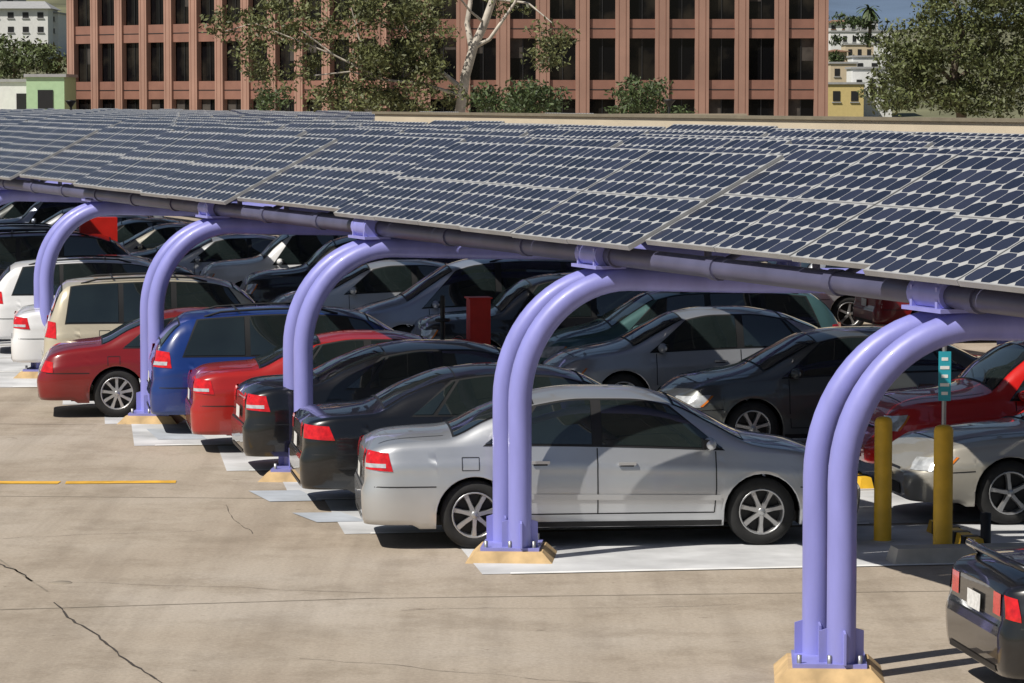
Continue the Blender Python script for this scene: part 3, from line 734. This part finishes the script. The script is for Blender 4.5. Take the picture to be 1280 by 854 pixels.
hm={k:mat('house_'+k,c_,rough=.8,var=.06) for k,c_ in dict(white=(.74,.74,.72),beige=(.56,.46,.32),yellow=(.60,.47,.20),mint=(.42,.60,.36),pink=(.5,.38,.30),grey=(.45,.45,.45)).items()}
m_rf=mat('roof_tile',(.24,.13,.08),rough=.9,var=.2,scale=1); m_rg=mat('roof_grey',(.35,.35,.35),rough=.9)
def house(col,x,y,z,w,d,hh,rows=2,cols=4,roof='flat',nm='house'):
    b=MB(); b.box((0,0,hh/2-3),(w,d,hh+6),0)
    fh=hh/rows
    for r_ in range(rows):
        for c_ in range(cols):
            wx=-w/2+w*(c_+.5)/cols; ww=w/cols*.4
            b.box((wx,-d/2-.02,fh*(r_+.55)),(ww,.06,fh*.38),1); b.box((wx,-d/2-.06,fh*(r_+.55)-fh*.24),(ww+.2,.12,.1),2)
    if roof=='flat': b.box((0,0,hh+.1),(w+.3,d+.3,.2),2)
    else:
        b.add([(-w/2-.5,-d/2-.5,hh),(w/2+.5,-d/2-.5,hh),(w/2+.5,d/2+.5,hh),(-w/2-.5,d/2+.5,hh),(-w/2+1,0,hh+w*.14),(w/2-1,0,hh+w*.14)],[(0,1,5,4),(2,3,4,5),(1,2,5),(3,0,4),(0,3,2,1)],2)
    o=b.obj(nm,[hm[col],m_blk,m_rf if roof=='tile' else m_rg]); o.location=(x,y,z); return o
def hp(xa,yb_,D): q=px(xa,yb_,D); return q[0],D,q[1]
x,y,z=hp(32,48,420); house('white',x,y,z,7.5,9,3.6,2,4,'gable'); x,y,z=hp(66,48,425); house('white',x,y,z,3.2,9,3.0,2,2,'flat')
x,y,z=hp(3,20,450); house('grey',x,y,z,6,8,2.6,1,3,'gable')
x,y,z=hp(16,140,232); house('white',x,y,z-1,5.4,6,3.1,1,2,'flat','storefront_building')
x,y,z=hp(66,140,228); house('mint',x,y,z-1,2.6,6,3.4,1,1,'flat','storefront_building')
for (xa,yb_,D_,w,hh,col,rf,rows,cn) in [(1052,138,330,3.6,2.6,'yellow','flat',1,2),(1085,138,335,4,4.2,'white','flat',1,3),(1050,104,380,3,2.2,'beige','flat',1,2),(1088,100,385,5,2.6,'white','flat',1,3),(1043,84,440,2.4,2.0,'beige','tile',1,2),(1070,78,470,4,2.4,'beige','flat',1,3),(1052,60,520,4.5,2.4,'white','flat',1,3),(1092,62,500,5,2.6,'white','flat',1,3),(1075,42,560,5,1.8,'grey','flat',1,3),(1045,42,600,4,1.8,'white','tile',1,2)]:
    x,y,z=hp(xa,yb_,D_); house(col,x,y,z,w,6,hh,rows,cn,rf)
def palm(x,y,z,hh):
    b=MB(); b.tube([(x,y,z),(x+.2,y,z+hh*.5),(x,y,z+hh)],[.3,.22,.2],0,8)
    for i in range(26):
        a=random.uniform(0,6.28); el=random.uniform(-.5,1.0); pts=[]
        for k_ in range(5):
            t=k_/4*1.7; pts.append(Vector((x+math.cos(a)*t,y+math.sin(a)*t,z+hh+el*t-.4*t*t)))
        sd=Vector((-math.sin(a),math.cos(a),0))*.18; vs=[]
        for q in pts: vs+=[q-sd,q+sd]
        b.add(vs,[(2*k_,2*k_+1,2*k_+3,2*k_+2) for k_ in range(4)],1)
    b.obj('palm_tree',[m_barkd,m_gr2],fix=False)
x,y,z=hp(1084,60,430); palm(x,y,z,5.0)
D=430; x0=px(1060,140,D)[0]
tree('distant_shrubs',x0,D,[([(0,0,0),(0,0,3)],.1,.05)],mkclumps([(1060,26,40,6,14),(1045,72,16,5,6),(1085,86,26,4,7),(1040,112,12,6,4),(1070,50,25,3,6)],D,x0,rad=(.7,1.4),dens=60),.3,m_gr2,m_barkd)
def lamp(x,y,z):
    b=MB(); b.tube([(0,0,0),(0,0,z-.25)],.06,0,8); b.lathe([(.05,-.3),(.10,-.2),(.26,0),(.28,.04),(.001,.08)],(0,0,z),seg=14,m=0); o=b.obj('street_lamp',[m_blk]); o.location=(x,y,0)
lamp(px(90,127,160)[0],160,px(90,127,160)[1]); lamp(px(836,126,150)[0],150,px(836,126,150)[1])
# ---------------------------------------------------------------- light, sky, camera
sd=Vector((-.80,-.60,0)).normalized(); el=R(50); sdir=sd*math.cos(el)+Vector((0,0,math.sin(el)))
w=bpy.data.worlds.new('World'); scene.world=w; w.use_nodes=True
bg=w.node_tree.nodes['Background']; sky=w.node_tree.nodes.new('ShaderNodeTexSky'); sky.sky_type='NISHITA'; sky.sun_disc=False
sky.sun_elevation=el; sky.sun_rotation=math.atan2(sd.x,sd.y)%(2*math.pi)
w.node_tree.links.new(sky.outputs[0],bg.inputs[0]); bg.inputs[1].default_value=.05
l=bpy.data.lights.new('sun','SUN'); l.energy=5.0; l.angle=R(.5); l.color=(1,.95,.87); lo=bpy.data.objects.new('sun',l); scene.collection.objects.link(lo)
lo.rotation_euler=sdir.to_track_quat('Z','Y').to_euler(); lo.location=(0,0,50)
cam=bpy.data.cameras.new('camera'); co=bpy.data.objects.new('camera',cam); scene.collection.objects.link(co); scene.camera=co
cam.lens=4100/1280*36; cam.sensor_width=36; cam.clip_end=5000; cam.clip_start=.5
co.location=(0,0,4.22); co.rotation_euler=(R(90)-math.atan(302/4100),0,0)
scene.view_settings.view_transform='Standard'; scene.view_settings.look='None'; scene.view_settings.exposure=0
